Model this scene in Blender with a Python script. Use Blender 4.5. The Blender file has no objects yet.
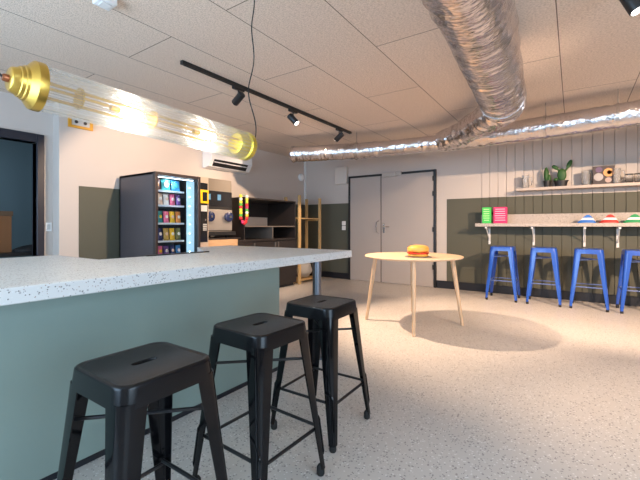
import bpy, bmesh, math, random
from mathutils import Vector, Matrix, noise
R = math.radians
PI = math.pi
scene = bpy.context.scene
COL = scene.collection

# ------------------------------------------------------------------ camera
# x runs along the back wall, y runs from the camera towards it, z is up (metres)
cam_d = bpy.data.cameras.new('camera')
cam = bpy.data.objects.new('camera', cam_d)
COL.objects.link(cam)
cam.location = (0, 0, 1.06)
cam.rotation_euler = (R(90), 0, R(34.39))
cam_d.sensor_width = 36
cam_d.lens = 370 / 640 * 36
cam_d.shift_y = -14 / 640
cam_d.clip_start = 0.02
scene.camera = cam

# ------------------------------------------------------------------ world, daylight, exposure
W = bpy.data.worlds.new('sky')
scene.world = W
W.use_nodes = True
W.node_tree.nodes['Background'].inputs[0].default_value = (0.55, 0.72, 1.0, 1)
W.node_tree.nodes['Background'].inputs[1].default_value = 1.2
scene.view_settings.view_transform = 'Standard'
scene.view_settings.look = 'None'
scene.view_settings.exposure = 0.76
scene.view_settings.gamma = 1
scene.view_settings.use_curve_mapping = False

def area(name, loc, size, rot, energy, color):
    d = bpy.data.lights.new(name, 'AREA')
    d.shape = 'RECTANGLE'; d.size, d.size_y = size
    d.energy = energy; d.color = color
    o = bpy.data.objects.new(name, d); COL.objects.link(o)
    o.location = loc; o.rotation_euler = rot
    return o
# daylight entering by the shop windows behind the camera
area('daylight_rear', (-2.2, -2.35, 1.35), (3.4, 2.0), (R(118), 0, R(0)), 120, (0.50, 0.74, 1.0))
area('daylight_side', (2.80, -0.35, 1.35), (2.4, 2.0), (R(108), 0, R(90)), 62, (0.62, 0.82, 1.0))

SPOT_K = 1.35
WARM = (1.0, 0.71, 0.49)

# ------------------------------------------------------------------ materials
def mat(name, col, rough=0.5, metal=0.0, bump=None, var=None, spec=None, trans=0, emit=None, ior=None, coat=0):
    m = bpy.data.materials.new(name); m.use_nodes = True
    nt = m.node_tree; b = nt.nodes['Principled BSDF']
    b.inputs['Base Color'].default_value = (*col, 1)
    b.inputs['Roughness'].default_value = rough
    b.inputs['Metallic'].default_value = metal
    if spec is not None: b.inputs['Specular IOR Level'].default_value = spec
    if trans: b.inputs['Transmission Weight'].default_value = trans
    if ior: b.inputs['IOR'].default_value = ior
    if coat: b.inputs['Coat Weight'].default_value = coat; b.inputs['Coat Roughness'].default_value = 0.08
    if emit:
        b.inputs['Emission Color'].default_value = (*emit[0], 1); b.inputs['Emission Strength'].default_value = emit[1]
    tc = nt.nodes.new('ShaderNodeTexCoord')
    def noise_node(scale, detail=3):
        n = nt.nodes.new('ShaderNodeTexNoise'); n.inputs['Scale'].default_value = scale
        n.inputs['Detail'].default_value = detail
        nt.links.new(tc.outputs['Object'], n.inputs['Vector']); return n
    if var:
        n = noise_node(var[0]); mx = nt.nodes.new('ShaderNodeMix'); mx.data_type = 'RGBA'
        mx.inputs[6].default_value = (*[c * (1 - var[1]) for c in col], 1)
        mx.inputs[7].default_value = (*[min(1, c * (1 + var[1])) for c in col], 1)
        nt.links.new(n.outputs['Fac'], mx.inputs[0]); nt.links.new(mx.outputs[2], b.inputs['Base Color'])
    if bump:
        n = noise_node(bump[0], 4); bp = nt.nodes.new('ShaderNodeBump')
        bp.inputs['Strength'].default_value = bump[1]; bp.inputs['Distance'].default_value = bump[2] if len(bump) > 2 else 0.01
        nt.links.new(n.outputs['Fac'], bp.inputs['Height']); nt.links.new(bp.outputs['Normal'], b.inputs['Normal'])
    return m

def terrazzo(name, base, chips, scale, rough, amount=0.5, coat=0):
    """light ground with little stone chips of several greys"""
    m = bpy.data.materials.new(name); m.use_nodes = True
    nt = m.node_tree; b = nt.nodes['Principled BSDF']; b.inputs['Roughness'].default_value = rough
    if coat: b.inputs['Coat Weight'].default_value = coat
    tc = nt.nodes.new('ShaderNodeTexCoord')
    last = None
    for i, (c, sc, th) in enumerate(chips):
        v = nt.nodes.new('ShaderNodeTexVoronoi'); v.inputs['Scale'].default_value = scale * sc
        mp = nt.nodes.new('ShaderNodeMapping'); mp.inputs['Location'].default_value = (i * 3.1, i * 1.7, i * 5.3)
        mp.inputs['Rotation'].default_value = (i * .6, i * .4, i * .9)
        nt.links.new(tc.outputs['Object'], mp.inputs[0]); nt.links.new(mp.outputs[0], v.inputs['Vector'])
        sep = nt.nodes.new('ShaderNodeSeparateColor'); nt.links.new(v.outputs['Color'], sep.inputs[0])
        pick = nt.nodes.new('ShaderNodeMath'); pick.operation = 'LESS_THAN'; pick.inputs[1].default_value = th
        nt.links.new(sep.outputs[0], pick.inputs[0])
        near = nt.nodes.new('ShaderNodeMath'); near.operation = 'LESS_THAN'; near.inputs[1].default_value = 0.42
        nt.links.new(v.outputs['Distance'], near.inputs[0])
        mu = nt.nodes.new('ShaderNodeMath'); mu.operation = 'MULTIPLY'
        nt.links.new(pick.outputs[0], mu.inputs[0]); nt.links.new(near.outputs[0], mu.inputs[1])
        mx = nt.nodes.new('ShaderNodeMix'); mx.data_type = 'RGBA'
        if last is None: mx.inputs[6].default_value = (*base, 1)
        else: nt.links.new(last, mx.inputs[6])
        mx.inputs[7].default_value = (*c, 1); nt.links.new(mu.outputs[0], mx.inputs[0]); last = mx.outputs[2]
    nt.links.new(last, b.inputs['Base Color'])
    return m

M = {}
M['wall'] = mat('cream_wall_paint', (0.56, 0.50, 0.455), 0.75, bump=(180, .08, .002))
M['green'] = mat('olive_green_wall_paint', (0.094, 0.092, 0.066), 0.7, bump=(180, .08, .002))
M['bar_green'] = mat('sage_green_panel_laminate', (0.255, 0.335, 0.30), 0.4, var=(1.5, .04))
M['skirting'] = mat('black_skirting', (0.012, 0.013, 0.018), 0.4)
M['floor'] = terrazzo('speckled_floor', (0.60, 0.56, 0.52),
    [((0.34, 0.31, 0.29), 1.0, .16), ((0.78, 0.75, 0.72), 1.3, .16), ((0.20, 0.18, 0.17), 1.9, .07)], 75, 0.42)
M['terrazzo'] = terrazzo('terrazzo_worktop', (0.70, 0.70, 0.68),
    [((0.43, 0.42, 0.41), .8, .22), ((0.74, 0.74, 0.73), 1.1, .2), ((0.16, 0.15, 0.15), 1.5, .09), ((0.40, 0.30, 0.25), 1.7, .06)], 120, 0.38)
M['white'] = mat('white_paint', (0.75, 0.74, 0.72), 0.45)
M['white_plastic'] = mat('white_plastic', (0.80, 0.80, 0.79), 0.4)
M['door'] = mat('grey_beige_door_paint', (0.43, 0.375, 0.34), 0.5)
M['dark_frame'] = mat('black_door_frame_paint', (0.012, 0.011, 0.012), 0.4)
M['navy_frame'] = mat('dark_blue_grey_frame_paint', (0.012, 0.014, 0.024), 0.45)
M['gap'] = mat('door_gap_shade_tone', (0.16, 0.13, 0.12), 0.7)  # shade between the door leaves, put into the colour
M['chrome'] = mat('brushed_chrome', (0.62, 0.62, 0.62), 0.25, 1.0)
M['steel'] = mat('brushed_steel', (0.52, 0.48, 0.44), 0.36, 0.75, bump=(60, .05, .002))
M['black_metal'] = mat('gloss_black_metal', (0.004, 0.004, 0.005), 0.06, 0.0, spec=0.27, coat=0.0)
M['black_rod'] = mat('satin_black_metal', (0.012, 0.012, 0.014), 0.3)
M['black_seat'] = mat('satin_black_seat_metal', (0.006, 0.006, 0.007), 0.22, spec=0.28)
M['blue_metal'] = mat('blue_painted_metal', (0.012, 0.075, 0.42), 0.3, coat=0.4)
M['blue_rod'] = mat('blue_grey_rod', (0.10, 0.16, 0.38), 0.3)
M['rubber'] = mat('black_rubber', (0.012, 0.012, 0.012), 0.7)
M['black_plastic'] = mat('black_plastic', (0.013, 0.013, 0.014), 0.4)
M['pole'] = mat('grey_metal_pole', (0.20, 0.21, 0.24), 0.3, 0.8)
M['vm_side'] = mat('anthracite_sheet_metal', (0.085, 0.075, 0.082), 0.42, 0.2)
M['vm_frame'] = mat('dark_brown_black_machine_frame', (0.03, 0.022, 0.022), 0.35)
M['vm_inside'] = mat('machine_interior', (0.05, 0.06, 0.08), 0.5)
M['shelf_lip'] = mat('pale_shelf_lip', (0.55, 0.66, 0.72), 0.35)
M['led'] = mat('cool_led_panel', (0.45, 0.6, 0.68), 0.4, emit=((0.35, 0.75, 1.0), .35))
M['led_dot'] = mat('cool_led_dots', (0.9, 0.95, 1.0), 0.4, emit=((0.8, 0.95, 1.0), 5))
M['cab'] = mat('dark_brown_cabinet', (0.022, 0.017, 0.016), 0.45)
M['cab_edge'] = mat('taupe_cabinet_edge', (0.14, 0.12, 0.105), 0.4)
M['taupe'] = mat('taupe_machine_panel', (0.19, 0.16, 0.125), 0.4)
M['dark_glass'] = mat('black_glass_panel', (0.012, 0.013, 0.016), 0.12)
M['screen'] = mat('lit_machine_screen', (0.05, 0.09, 0.12), 0.2, emit=((0.15, 0.35, 0.5), .5))
M['yellow'] = mat('yellow_card_reader', (0.85, 0.50, 0.01), 0.4)
M['kiosk'] = mat('beige_metal_payment_front', (0.52, 0.42, 0.33), 0.4, .2)
M['knob'] = mat('navy_dispenser_disc', (0.015, 0.025, 0.08), 0.25)
M['ochre'] = mat('ochre_frame_plastic', (0.62, 0.30, 0.02), 0.5)
M['card'] = mat('brown_cardboard', (0.36, 0.15, 0.06), 0.8)
M['paper'] = mat('white_paper', (0.7, 0.72, 0.74), 0.7)
M['glass'] = mat('clear_glass', (0.97, 0.98, 0.98), 0.03, trans=1.0, ior=1.45)
M['cut_glass'] = mat('cut_glass', (0.92, 0.92, 0.92), 0.06, trans=.85, ior=1.45, bump=(60, 1.0, .01))
M['foliage'] = mat('cactus_green', (0.022, 0.085, 0.014), 0.55, bump=(90, .4, .004), var=(30, .3))
M['leaf'] = mat('dark_leaf_green', (0.04, 0.10, 0.03), 0.5)
M['pot'] = mat('black_plant_pot', (0.012, 0.011, 0.012), 0.5)
M['soil'] = mat('dark_potting_soil', (0.03, 0.02, 0.015), 0.9)
M['brass'] = mat('polished_brass', (0.60, 0.38, 0.08), 0.32, 1.0)
M['gold_glass'] = mat('yellow_brass_end_cup', (0.70, 0.55, 0.05), 0.3, 0.8)
M['bulb'] = mat('lit_bulb', (1, 1, .95), 0.4, emit=((1.0, 0.97, 0.88), 16))
M['spot_face'] = mat('lit_spot_lens', (1, 1, 1), 0.4, emit=((1.0, 0.93, 0.85), 9))
M['bag_white'] = mat('pale_grey_sack_fabric', (0.45, 0.42, 0.38), 0.8, bump=(30, .5, .01))
M['back_room'] = mat('dim_daylight_room_wall', (0.19, 0.26, 0.29), 0.7)  # blue-grey of the dim daylight is painted into the wall colour
M['bun'] = mat('golden_bun_crust', (0.85, 0.42, 0.08), 0.35, var=(14, .3))
M['red_filling'] = mat('red_filling', (0.62, 0.04, 0.02), 0.4)
M['cheese'] = mat('yellow_cheese', (0.9, 0.5, 0.06), 0.4)
M['board'] = mat('grey_serving_slate', (0.20, 0.17, 0.15), 0.5)
M['lgrey'] = mat('light_grey_plastic', (0.55, 0.54, 0.52), 0.5)

def wood(name, c1, c2, axis='x', scale=6, rough=0.45):
    m = bpy.data.materials.new(name); m.use_nodes = True
    nt = m.node_tree; b = nt.nodes['Principled BSDF']; b.inputs['Roughness'].default_value = rough
    tc = nt.nodes.new('ShaderNodeTexCoord'); mp = nt.nodes.new('ShaderNodeMapping')
    s = {'x': (1, 12, 12), 'y': (12, 1, 12), 'z': (12, 12, 1)}[axis]
    mp.inputs['Scale'].default_value = s
    n = nt.nodes.new('ShaderNodeTexNoise'); n.inputs['Scale'].default_value = scale; n.inputs['Detail'].default_value = 5
    cr = nt.nodes.new('ShaderNodeValToRGB')
    cr.color_ramp.elements[0].position = .3; cr.color_ramp.elements[0].color = (*c1, 1)
    cr.color_ramp.elements[1].position = .7; cr.color_ramp.elements[1].color = (*c2, 1)
    nt.links.new(tc.outputs['Object'], mp.inputs[0]); nt.links.new(mp.outputs[0], n.inputs['Vector'])
    nt.links.new(n.outputs['Fac'], cr.inputs[0]); nt.links.new(cr.outputs[0], b.inputs['Base Color'])
    return m
M['beech'] = wood('pale_beech_wood', (0.66, 0.46, 0.29), (0.74, 0.54, 0.36), 'z')
M['beech_top'] = wood('pale_beech_table_top', (0.68, 0.48, 0.31), (0.77, 0.57, 0.38), 'x')
M['pine'] = wood('yellow_pine', (0.52, 0.32, 0.13), (0.64, 0.42, 0.19), 'z')
M['oak'] = wood('light_oak_drawer', (0.50, 0.30, 0.16), (0.60, 0.38, 0.21), 'y')

def ceiling_mat():
    m = bpy.data.materials.new('wood_wool_ceiling_panels'); m.use_nodes = True
    nt = m.node_tree; b = nt.nodes['Principled BSDF']; b.inputs['Roughness'].default_value = .9
    tc = nt.nodes.new('ShaderNodeTexCoord')
    # brick texture: bricks long in y, rows stacked along x
    sep = nt.nodes.new('ShaderNodeSeparateXYZ'); cmb = nt.nodes.new('ShaderNodeCombineXYZ')
    nt.links.new(tc.outputs['Object'], sep.inputs[0])
    nt.links.new(sep.outputs[1], cmb.inputs[0]); nt.links.new(sep.outputs[0], cmb.inputs[1])
    mp = nt.nodes.new('ShaderNodeMapping'); mp.inputs['Location'].default_value = (CO[0], CO[1], 0)
    nt.links.new(cmb.outputs[0], mp.inputs[0])
    br = nt.nodes.new('ShaderNodeTexBrick'); nt.links.new(mp.outputs[0], br.inputs['Vector'])
    br.inputs['Scale'].default_value = 1; br.inputs['Brick Width'].default_value = 2.0; br.inputs['Row Height'].default_value = .595
    br.inputs['Mortar Size'].default_value = .0035; br.inputs['Mortar Smooth'].default_value = .1
    br.inputs['Color1'].default_value = (0.78, 0.645, 0.535, 1); br.inputs['Color2'].default_value = (0.82, 0.685, 0.57, 1)
    br.inputs['Mortar'].default_value = (0.18, 0.13, 0.10, 1); br.offset = .5
    n = nt.nodes.new('ShaderNodeTexNoise'); n.inputs['Scale'].default_value = 70; n.inputs['Detail'].default_value = 4
    st = nt.nodes.new('ShaderNodeMapping'); st.inputs['Scale'].default_value = (1, 2.2, 1)
    nt.links.new(tc.outputs['Object'], st.inputs[0]); nt.links.new(st.outputs[0], n.inputs['Vector'])
    ramp = nt.nodes.new('ShaderNodeValToRGB'); ramp.color_ramp.elements[0].position = .36; ramp.color_ramp.elements[1].position = .58
    ramp.color_ramp.elements[0].color = (.62, .60, .57, 1); ramp.color_ramp.elements[1].color = (1, 1, 1, 1)
    nt.links.new(n.outputs['Fac'], ramp.inputs[0])
    mx = nt.nodes.new('ShaderNodeMix'); mx.data_type = 'RGBA'; mx.blend_type = 'MULTIPLY'; mx.inputs[0].default_value = .75
    nt.links.new(br.outputs['Color'], mx.inputs[6]); nt.links.new(ramp.outputs[0], mx.inputs[7])
    nt.links.new(mx.outputs[2], b.inputs['Base Color'])
    bp = nt.nodes.new('ShaderNodeBump'); bp.inputs['Strength'].default_value = .5; bp.inputs['Distance'].default_value = .004
    nt.links.new(n.outputs['Fac'], bp.inputs['Height']); nt.links.new(bp.outputs['Normal'], b.inputs['Normal'])
    return m
CO = (-1.65 + 4.0, 3.065 + .595 * 5)   # panel joints: rows at x = -3.065 + k*.595, ends at y = 1.65 + 2k
M['ceiling'] = ceiling_mat()

def foil():
    m = bpy.data.materials.new('crinkled_aluminium_foil'); m.use_nodes = True
    nt = m.node_tree; b = nt.nodes['Principled BSDF']
    b.inputs['Base Color'].default_value = (0.70, 0.68, 0.70, 1); b.inputs['Metallic'].default_value = 1; b.inputs['Roughness'].default_value = .24
    tc = nt.nodes.new('ShaderNodeTexCoord'); uvm = nt.nodes.new('ShaderNodeMapping')
    uvm.inputs['Scale'].default_value = (20, 3, 1)
    nt.links.new(tc.outputs['UV'], uvm.inputs[0])
    n = nt.nodes.new('ShaderNodeTexNoise'); n.inputs['Scale'].default_value = 1.0; n.inputs['Detail'].default_value = 4; n.inputs['Distortion'].default_value = 1.4
    nt.links.new(uvm.outputs[0], n.inputs['Vector'])
    v = nt.nodes.new('ShaderNodeTexVoronoi'); v.inputs['Scale'].default_value = 34
    nt.links.new(tc.outputs['Object'], v.inputs['Vector'])
    ad = nt.nodes.new('ShaderNodeMath'); ad.operation = 'MULTIPLY_ADD'; ad.inputs[1].default_value = .35
    nt.links.new(v.outputs['Distance'], ad.inputs[0]); nt.links.new(n.outputs['Fac'], ad.inputs[2])
    bp = nt.nodes.new('ShaderNodeBump'); bp.inputs['Strength'].default_value = .6; bp.inputs['Distance'].default_value = .016
    nt.links.new(ad.outputs[0], bp.inputs['Height']); nt.links.new(bp.outputs['Normal'], b.inputs['Normal'])
    return m
M['foil'] = foil()

def plain(name, col, rough=.45, **k):
    if name not in M: M[name] = mat(name, col, rough, **k)
    return M[name]

# ------------------------------------------------------------------ helpers
def tag(o, label=None, cat=None, group=None, kind=None):
    if label: o['label'] = label
    if cat: o['category'] = cat
    if group: o['group'] = group
    if kind: o['kind'] = kind
    return o
def thing(name, loc, label, cat, rz=0, group=None):
    o = bpy.data.objects.new(name, None); COL.objects.link(o)
    o.empty_display_size = .1
    o.location = loc; o.rotation_euler = (0, 0, rz)
    return tag(o, label, cat, group)

class MB:
    def __init__(s): s.bm = bmesh.new(); s.smooth = False
    def box(s, x0, x1, y0, y1, z0, z1):
        c = [(x, y, z) for z in (z0, z1) for y in (y0, y1) for x in (x0, x1)]
        v = [s.bm.verts.new(p) for p in c]
        for f in ((0, 2, 3, 1), (4, 5, 7, 6), (0, 1, 5, 4), (2, 6, 7, 3), (0, 4, 6, 2), (1, 3, 7, 5)):
            s.bm.faces.new([v[i] for i in f])
        return s
    def prism(s, pts, z0, z1):
        a = [s.bm.verts.new((p[0], p[1], z0)) for p in pts]; b = [s.bm.verts.new((p[0], p[1], z1)) for p in pts]
        s.bm.faces.new(a[::-1]); s.bm.faces.new(b); n = len(pts)
        for i in range(n): s.bm.faces.new((a[i], a[(i + 1) % n], b[(i + 1) % n], b[i]))
        return s
    def lathe(s, prof, seg=24, origin=(0, 0, 0), axis=None, cap=True):
        """profile [(radius, height)] turned round an axis direction"""
        q = Vector(axis or (0, 0, 1)).to_track_quat('Z', 'Y'); o = Vector(origin); rings = []
        for r, h in prof:
            rings.append([s.bm.verts.new(o + q @ Vector((r * math.cos(2 * PI * k / seg), r * math.sin(2 * PI * k / seg), h))) for k in range(seg)])
        for a, b in zip(rings, rings[1:]):
            for k in range(seg): s.bm.faces.new((a[k], a[(k + 1) % seg], b[(k + 1) % seg], b[k]))
        if cap: s.bm.faces.new(rings[0][::-1]); s.bm.faces.new(rings[-1])
        s.smooth = True
        return s
    def cyl(s, a, b, r, r2=None, seg=16):
        a, b = Vector(a), Vector(b); d = b - a
        return s.lathe([(r, 0), (r if r2 is None else r2, d.length)], seg, a, d.normalized())
    def tube(s, pts, r, seg=8, rf=None, uv=False, up=(0, 0, 1)):
        """swept tube; rf(i, angle) gives a radius multiplier"""
        pts = [Vector(p) for p in pts]; rings = []; L = 0; Ls = []
        for i, p in enumerate(pts):
            t = (pts[min(i + 1, len(pts) - 1)] - pts[max(i - 1, 0)]).normalized()
            n = Vector(up) if abs(t.dot(Vector(up))) < .95 else Vector((1, 0, 0))
            b1 = t.cross(n).normalized(); b2 = b1.cross(t).normalized()
            if i: L += (p - pts[i - 1]).length
            Ls.append(L); rr = r(i) if callable(r) else r
            rings.append([s.bm.verts.new(p + (b1 * math.cos(2 * PI * k / seg) + b2 * math.sin(2 * PI * k / seg)) * rr * (rf(i, 2 * PI * k / seg) if rf else 1)) for k in range(seg)])
        lay = s.bm.loops.layers.uv.verify() if uv else None
        for i, (a, b) in enumerate(zip(rings, rings[1:])):
            for k in range(seg):
                f = s.bm.faces.new((a[k], a[(k + 1) % seg], b[(k + 1) % seg], b[k]))
                if uv:
                    for lp, (l, kk) in zip(f.loops, ((Ls[i], k), (Ls[i], k + 1), (Ls[i + 1], k + 1), (Ls[i + 1], k))): lp[lay].uv = (l, kk / seg)
        s.bm.faces.new(rings[0][::-1]); s.bm.faces.new(rings[-1])
        s.smooth = True
        return s
    def ball(s, c, r, sx=1, sy=1, sz=1, seg=16, rings=10):
        res = bmesh.ops.create_uvsphere(s.bm, u_segments=seg, v_segments=rings, radius=r)
        for v in res['verts']: v.co = Vector((v.co.x * sx + c[0], v.co.y * sy + c[1], v.co.z * sz + c[2]))
        s.smooth = True
        return s
    def build(s, name, m, parent=None, bevel=0, smooth=None, seg=2, subsurf=0):
        bmesh.ops.recalc_face_normals(s.bm, faces=s.bm.faces)
        me = bpy.data.meshes.new(name); s.bm.to_mesh(me); s.bm.free()
        sm = s.smooth if smooth is None else smooth
        if m is not None: me.materials.append(m)
        o = bpy.data.objects.new(name, me); COL.objects.link(o)
        if parent: o.parent = parent
        if sm:
            for p in me.polygons: p.use_smooth = True
            try: me.set_sharp_from_angle(angle=R(38))
            except Exception: pass
        if bevel:
            b = o.modifiers.new('bevel', 'BEVEL'); b.width = bevel; b.segments = seg; b.limit_method = 'ANGLE'; b.angle_limit = R(40)
            if not sm:
                for p in me.polygons: p.use_smooth = True
                try: me.set_sharp_from_angle(angle=R(30))
                except Exception: pass
        if subsurf:
            q = o.modifiers.new('subdivision', 'SUBSURF'); q.levels = q.render_levels = subsurf
        return o
def boxo(name, m, dims, parent=None, bevel=0):
    return MB().box(*dims).build(name, m, parent, bevel)
def struct(name, m, dims, bevel=0):
    return tag(boxo(name, m, dims, None, bevel), kind='structure')

H = 2.47                      # ceiling height
XL, XD, YS = -4.78, -4.95, 1.78   # left wall, recessed door stretch of it, the little step between them
YB = 6.407                    # back wall
XR, YF = 3.0, -2.6

# ------------------------------------------------------------------ setting
struct('floor', M['floor'], (-7.2, XR + .1, YF - .1, YB + .1, -.1, 0))
struct('ceiling', M['ceiling'], (-7.2, XR + .1, YF - .1, YB + .1, H, H + .1))
struct('wall_back', M['wall'], (XL - .17, XR + .1, YB, YB + .1, 0, H))
m = MB(); m.box(XL - .17, XL, YS, YB, 0, H)
tag(m.build('wall_left', M['wall']), kind='structure')
m = MB(); m.box(XD - .1, XD, 1.62, YS, 0, H); m.box(XD - .1, XD, .70, 1.62, 1.99, H); m.box(XD - .1, XD, YF, .70, 0, H)
tag(m.build('wall_left_recess', M['wall']), kind='structure')
# rear and right walls with shop windows (behind the camera)
m = MB(); m.box(-4.95, -4.3, YF - .1, YF, 0, H); m.box(-.1, XR, YF - .1, YF, 0, H); m.box(-4.3, -.1, YF - .1, YF, 0, .3); m.box(-4.3, -.1, YF - .1, YF, 2.38, H)
tag(m.build('wall_rear', M['wall']), kind='structure')
m = MB(); m.box(XR, XR + .1, YF, -1.6, 0, H); m.box(XR, XR + .1, 2.2, YB, 0, H); m.box(XR, XR + .1, -1.6, 2.2, 0, .3); m.box(XR, XR + .1, -1.6, 2.2, 2.38, H)
tag(m.build('wall_right', M['wall']), kind='structure')
def window(n, a, b, fixed, horiz):
    w = MB()
    for k in range(4):
        p = a + (b - a) * k / 3
        if horiz: w.box(p - .03, p + .03, fixed - .04, fixed + .02, .3, 2.38)
        else: w.box(fixed - .02, fixed + .04, p - .03, p + .03, .3, 2.38)
    for z in (.3, 2.32):
        if horiz: w.box(a, b, fixed - .04, fixed + .02, z, z + .06)
        else: w.box(fixed - .02, fixed + .04, a, b, z, z + .06)
    tag(w.build('window_%d' % n, M['navy_frame']), kind='structure')
window(1, -4.3, -.1, YF - .02, True)
window(2, -1.6, 2.2, XR + .02, False)

# the room beyond the open left doorway
m = MB(); m.box(-7.1, -7.0, .0, 3.2, 0, H); m.box(-7.0, XD - .1, 2.35, 2.45, 0, H); m.box(-7.0, XD - .1, -.1, .0, 0, H)
tag(m.build('wall_beyond_door', M['back_room']), kind='structure')

# olive wainscot paint, 1.515 m high
struct('trim_1', M['green'], (XL, XL + .004, 1.98, 3.15, .12, 1.53))
struct('trim_2', M['green'], (XL, XL + .004, 5.22, YB, .12, 1.515))
struct('trim_3', M['green'], (XL, -3.68, YB - .004, YB, .12, 1.515))
struct('trim_4', M['green'], (-1.773, -1.216, YB - .004, YB, .12, 1.515))
# vertical boarding on the right of the back wall
def boards(name, m_, z0, z1):
    w = MB(); x = -1.216
    while x < XR - .01:
        x1 = min(x + .116, XR)
        w.box(x, x1, YB - .014, YB, z0, z1); x += .12
    return tag(w.build(name, m_, bevel=.003, seg=1), kind='structure')
boards('trim_5', M['green'], .12, 1.515)
boards('trim_6', M['wall'], 1.515, H)
struct('trim_7', M['green'], (-1.2, XR, YB - .004, YB, .12, 1.515))
struct('baseboard_back_left', M['skirting'], (XL, -3.68, YB - .02, YB, 0, .12), .003)
struct('baseboard_back_right', M['skirting'], (-1.94, XR, YB - .026, YB, 0, .127), .003)
struct('baseboard_left', M['skirting'], (XL, XL + .02, YS, YB, 0, .12), .003)
struct('trim_8', M['white'], (XL, XL + .035, YB - .035, YB, 1.515, H))

# double door in the back wall
d = MB()
d.box(-3.672, -3.632, YB - .05, YB, 0, 2.037); d.box(-1.985, -1.945, YB - .05, YB, 0, 2.037); d.box(-3.632, -1.985, YB - .05, YB, 1.998, 2.037)
door = tag(d.build('door_1', M['dark_frame'], bevel=.003), kind='structure')
boxo('narrow_leaf', M['door'], (-3.632, -2.985, YB - .042, YB - .001, .006, 1.998), door, .003)
lf = boxo('wide_leaf', M['door'], (-2.962, -1.990, YB - .042, YB - .001, .006, 1.998), door, .003)
boxo('door_gap_shade', M['gap'], (-2.985, -2.962, YB - .034, YB - .001, .006, 1.998), door)  # strip painted as the shade in the gap between the leaves
m = MB(); m.box(-2.93, -2.895, YB - .05, YB - .042, .93, 1.11); m.cyl((-2.912, YB - .05, 1.045), (-2.912, YB - .095, 1.045), .011); m.cyl((-2.92, YB - .09, 1.045), (-2.79, YB - .09, 1.045), .010)
m.build('lever_handle', M['chrome'], lf)
m = MB(); m.tube([(-3.02, YB - .045, 1.16), (-3.045, YB - .09, 1.13), (-3.05, YB - .095, 1.04), (-3.045, YB - .09, .95), (-3.02, YB - .045, .92)], .009)
m.build('pull_handle', M['chrome'], door)
m = MB(); m.box(-2.93, -2.66, YB - .10, YB - .042, 1.965, 2.035); m.box(-2.66, -2.56, YB - .085, YB - .05, 1.985, 2.05)
m.build('door_closer', M['steel'], door, .006)
for z in (.35, 1.0, 1.62, 1.88):
    MB().cyl((-1.99, YB - .055, z - .04), (-1.99, YB - .055, z + .04), .012, seg=10).build('hinge', M['dark_frame'], door)
for z in (.4, 1.62, 1.88):
    MB().cyl((-3.64, YB - .055, z - .04), (-3.64, YB - .055, z + .04), .012, seg=10).build('hinge', M['dark_frame'], door)

# dark frame of the open left doorway
d = MB()
d.box(XD - .12, XD + .03, 1.62, 1.69, 0, 2.085); d.box(XD - .12, XD + .03, .63, .70, 0, 2.085); d.box(XD - .12, XD + .03, .70, 1.62, 1.99, 2.085)
tag(d.build('door_2', M['navy_frame'], bevel=.006), kind='structure')

# ------------------------------------------------------------------ bar counter
slab_pts = [(-1.44, -1.3), (-1.44, 2.55), (-2.80, 2.50), (-2.80, 2.13), (-2.23, 1.76), (-2.23, 1.03), (-2.80, 1.03), (-2.80, -1.3)]
bar = thing('bar_counter', (-1.9, 1.0, 0), 'large U-shaped speckled worktop bar with sage green front in the left foreground', 'bar counter')
def rel(o, p):  # keep world placement for a child built in world coordinates
    o.parent = p; o.location = tuple(-c for c in p.location); return o
rel(MB().prism(slab_pts, .815, .869).build('worktop', M['terrazzo'], None, .004), bar)
m = MB(); m.box(-1.84, -1.786, -1.25, 2.08, .03, .815)
rel(m.build('front_panel', M['bar_green'], None, .002), bar)
m = MB(); m.box(-1.83, -1.79, -1.25, 2.075, 0, .03)
rel(m.build('plinth', M['skirting'], None), bar)
m = MB(); m.box(-2.72, -1.84, 2.02, 2.08, 0, .815)
rel(m.build('end_panel', M['bar_green'], None), bar)
m = MB(); m.box(-2.70, -2.66, -1.25, .95, 0, .815); m.box(-2.66, -1.84, .91, .95, 0, .815)
rel(m.build('inner_panel', M['bar_green'], None), bar)
m = MB(); m.cyl((-1.70, 2.44, 0.012), (-1.70, 2.44, .815), .036, seg=24); m.lathe([(.06, 0), (.06, .012)], 24, (-1.70, 2.44, 0)); m.lathe([(.055, 0), (.055, .008)], 24, (-1.70, 2.44, .807))
rel(m.build('support_pole', M['pole'], None), bar)
m = MB(); m.box(-2.235, -2.20, 1.30, 1.78, .869, .876)  # black strip painted in for the dark opening behind the worktop edge
tag(m.build('dark_gap_strip', M['black_plastic'], None, .002), 'thin black strip standing in for the dark gap at the worktop edge before the vending machine', 'strip')

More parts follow.
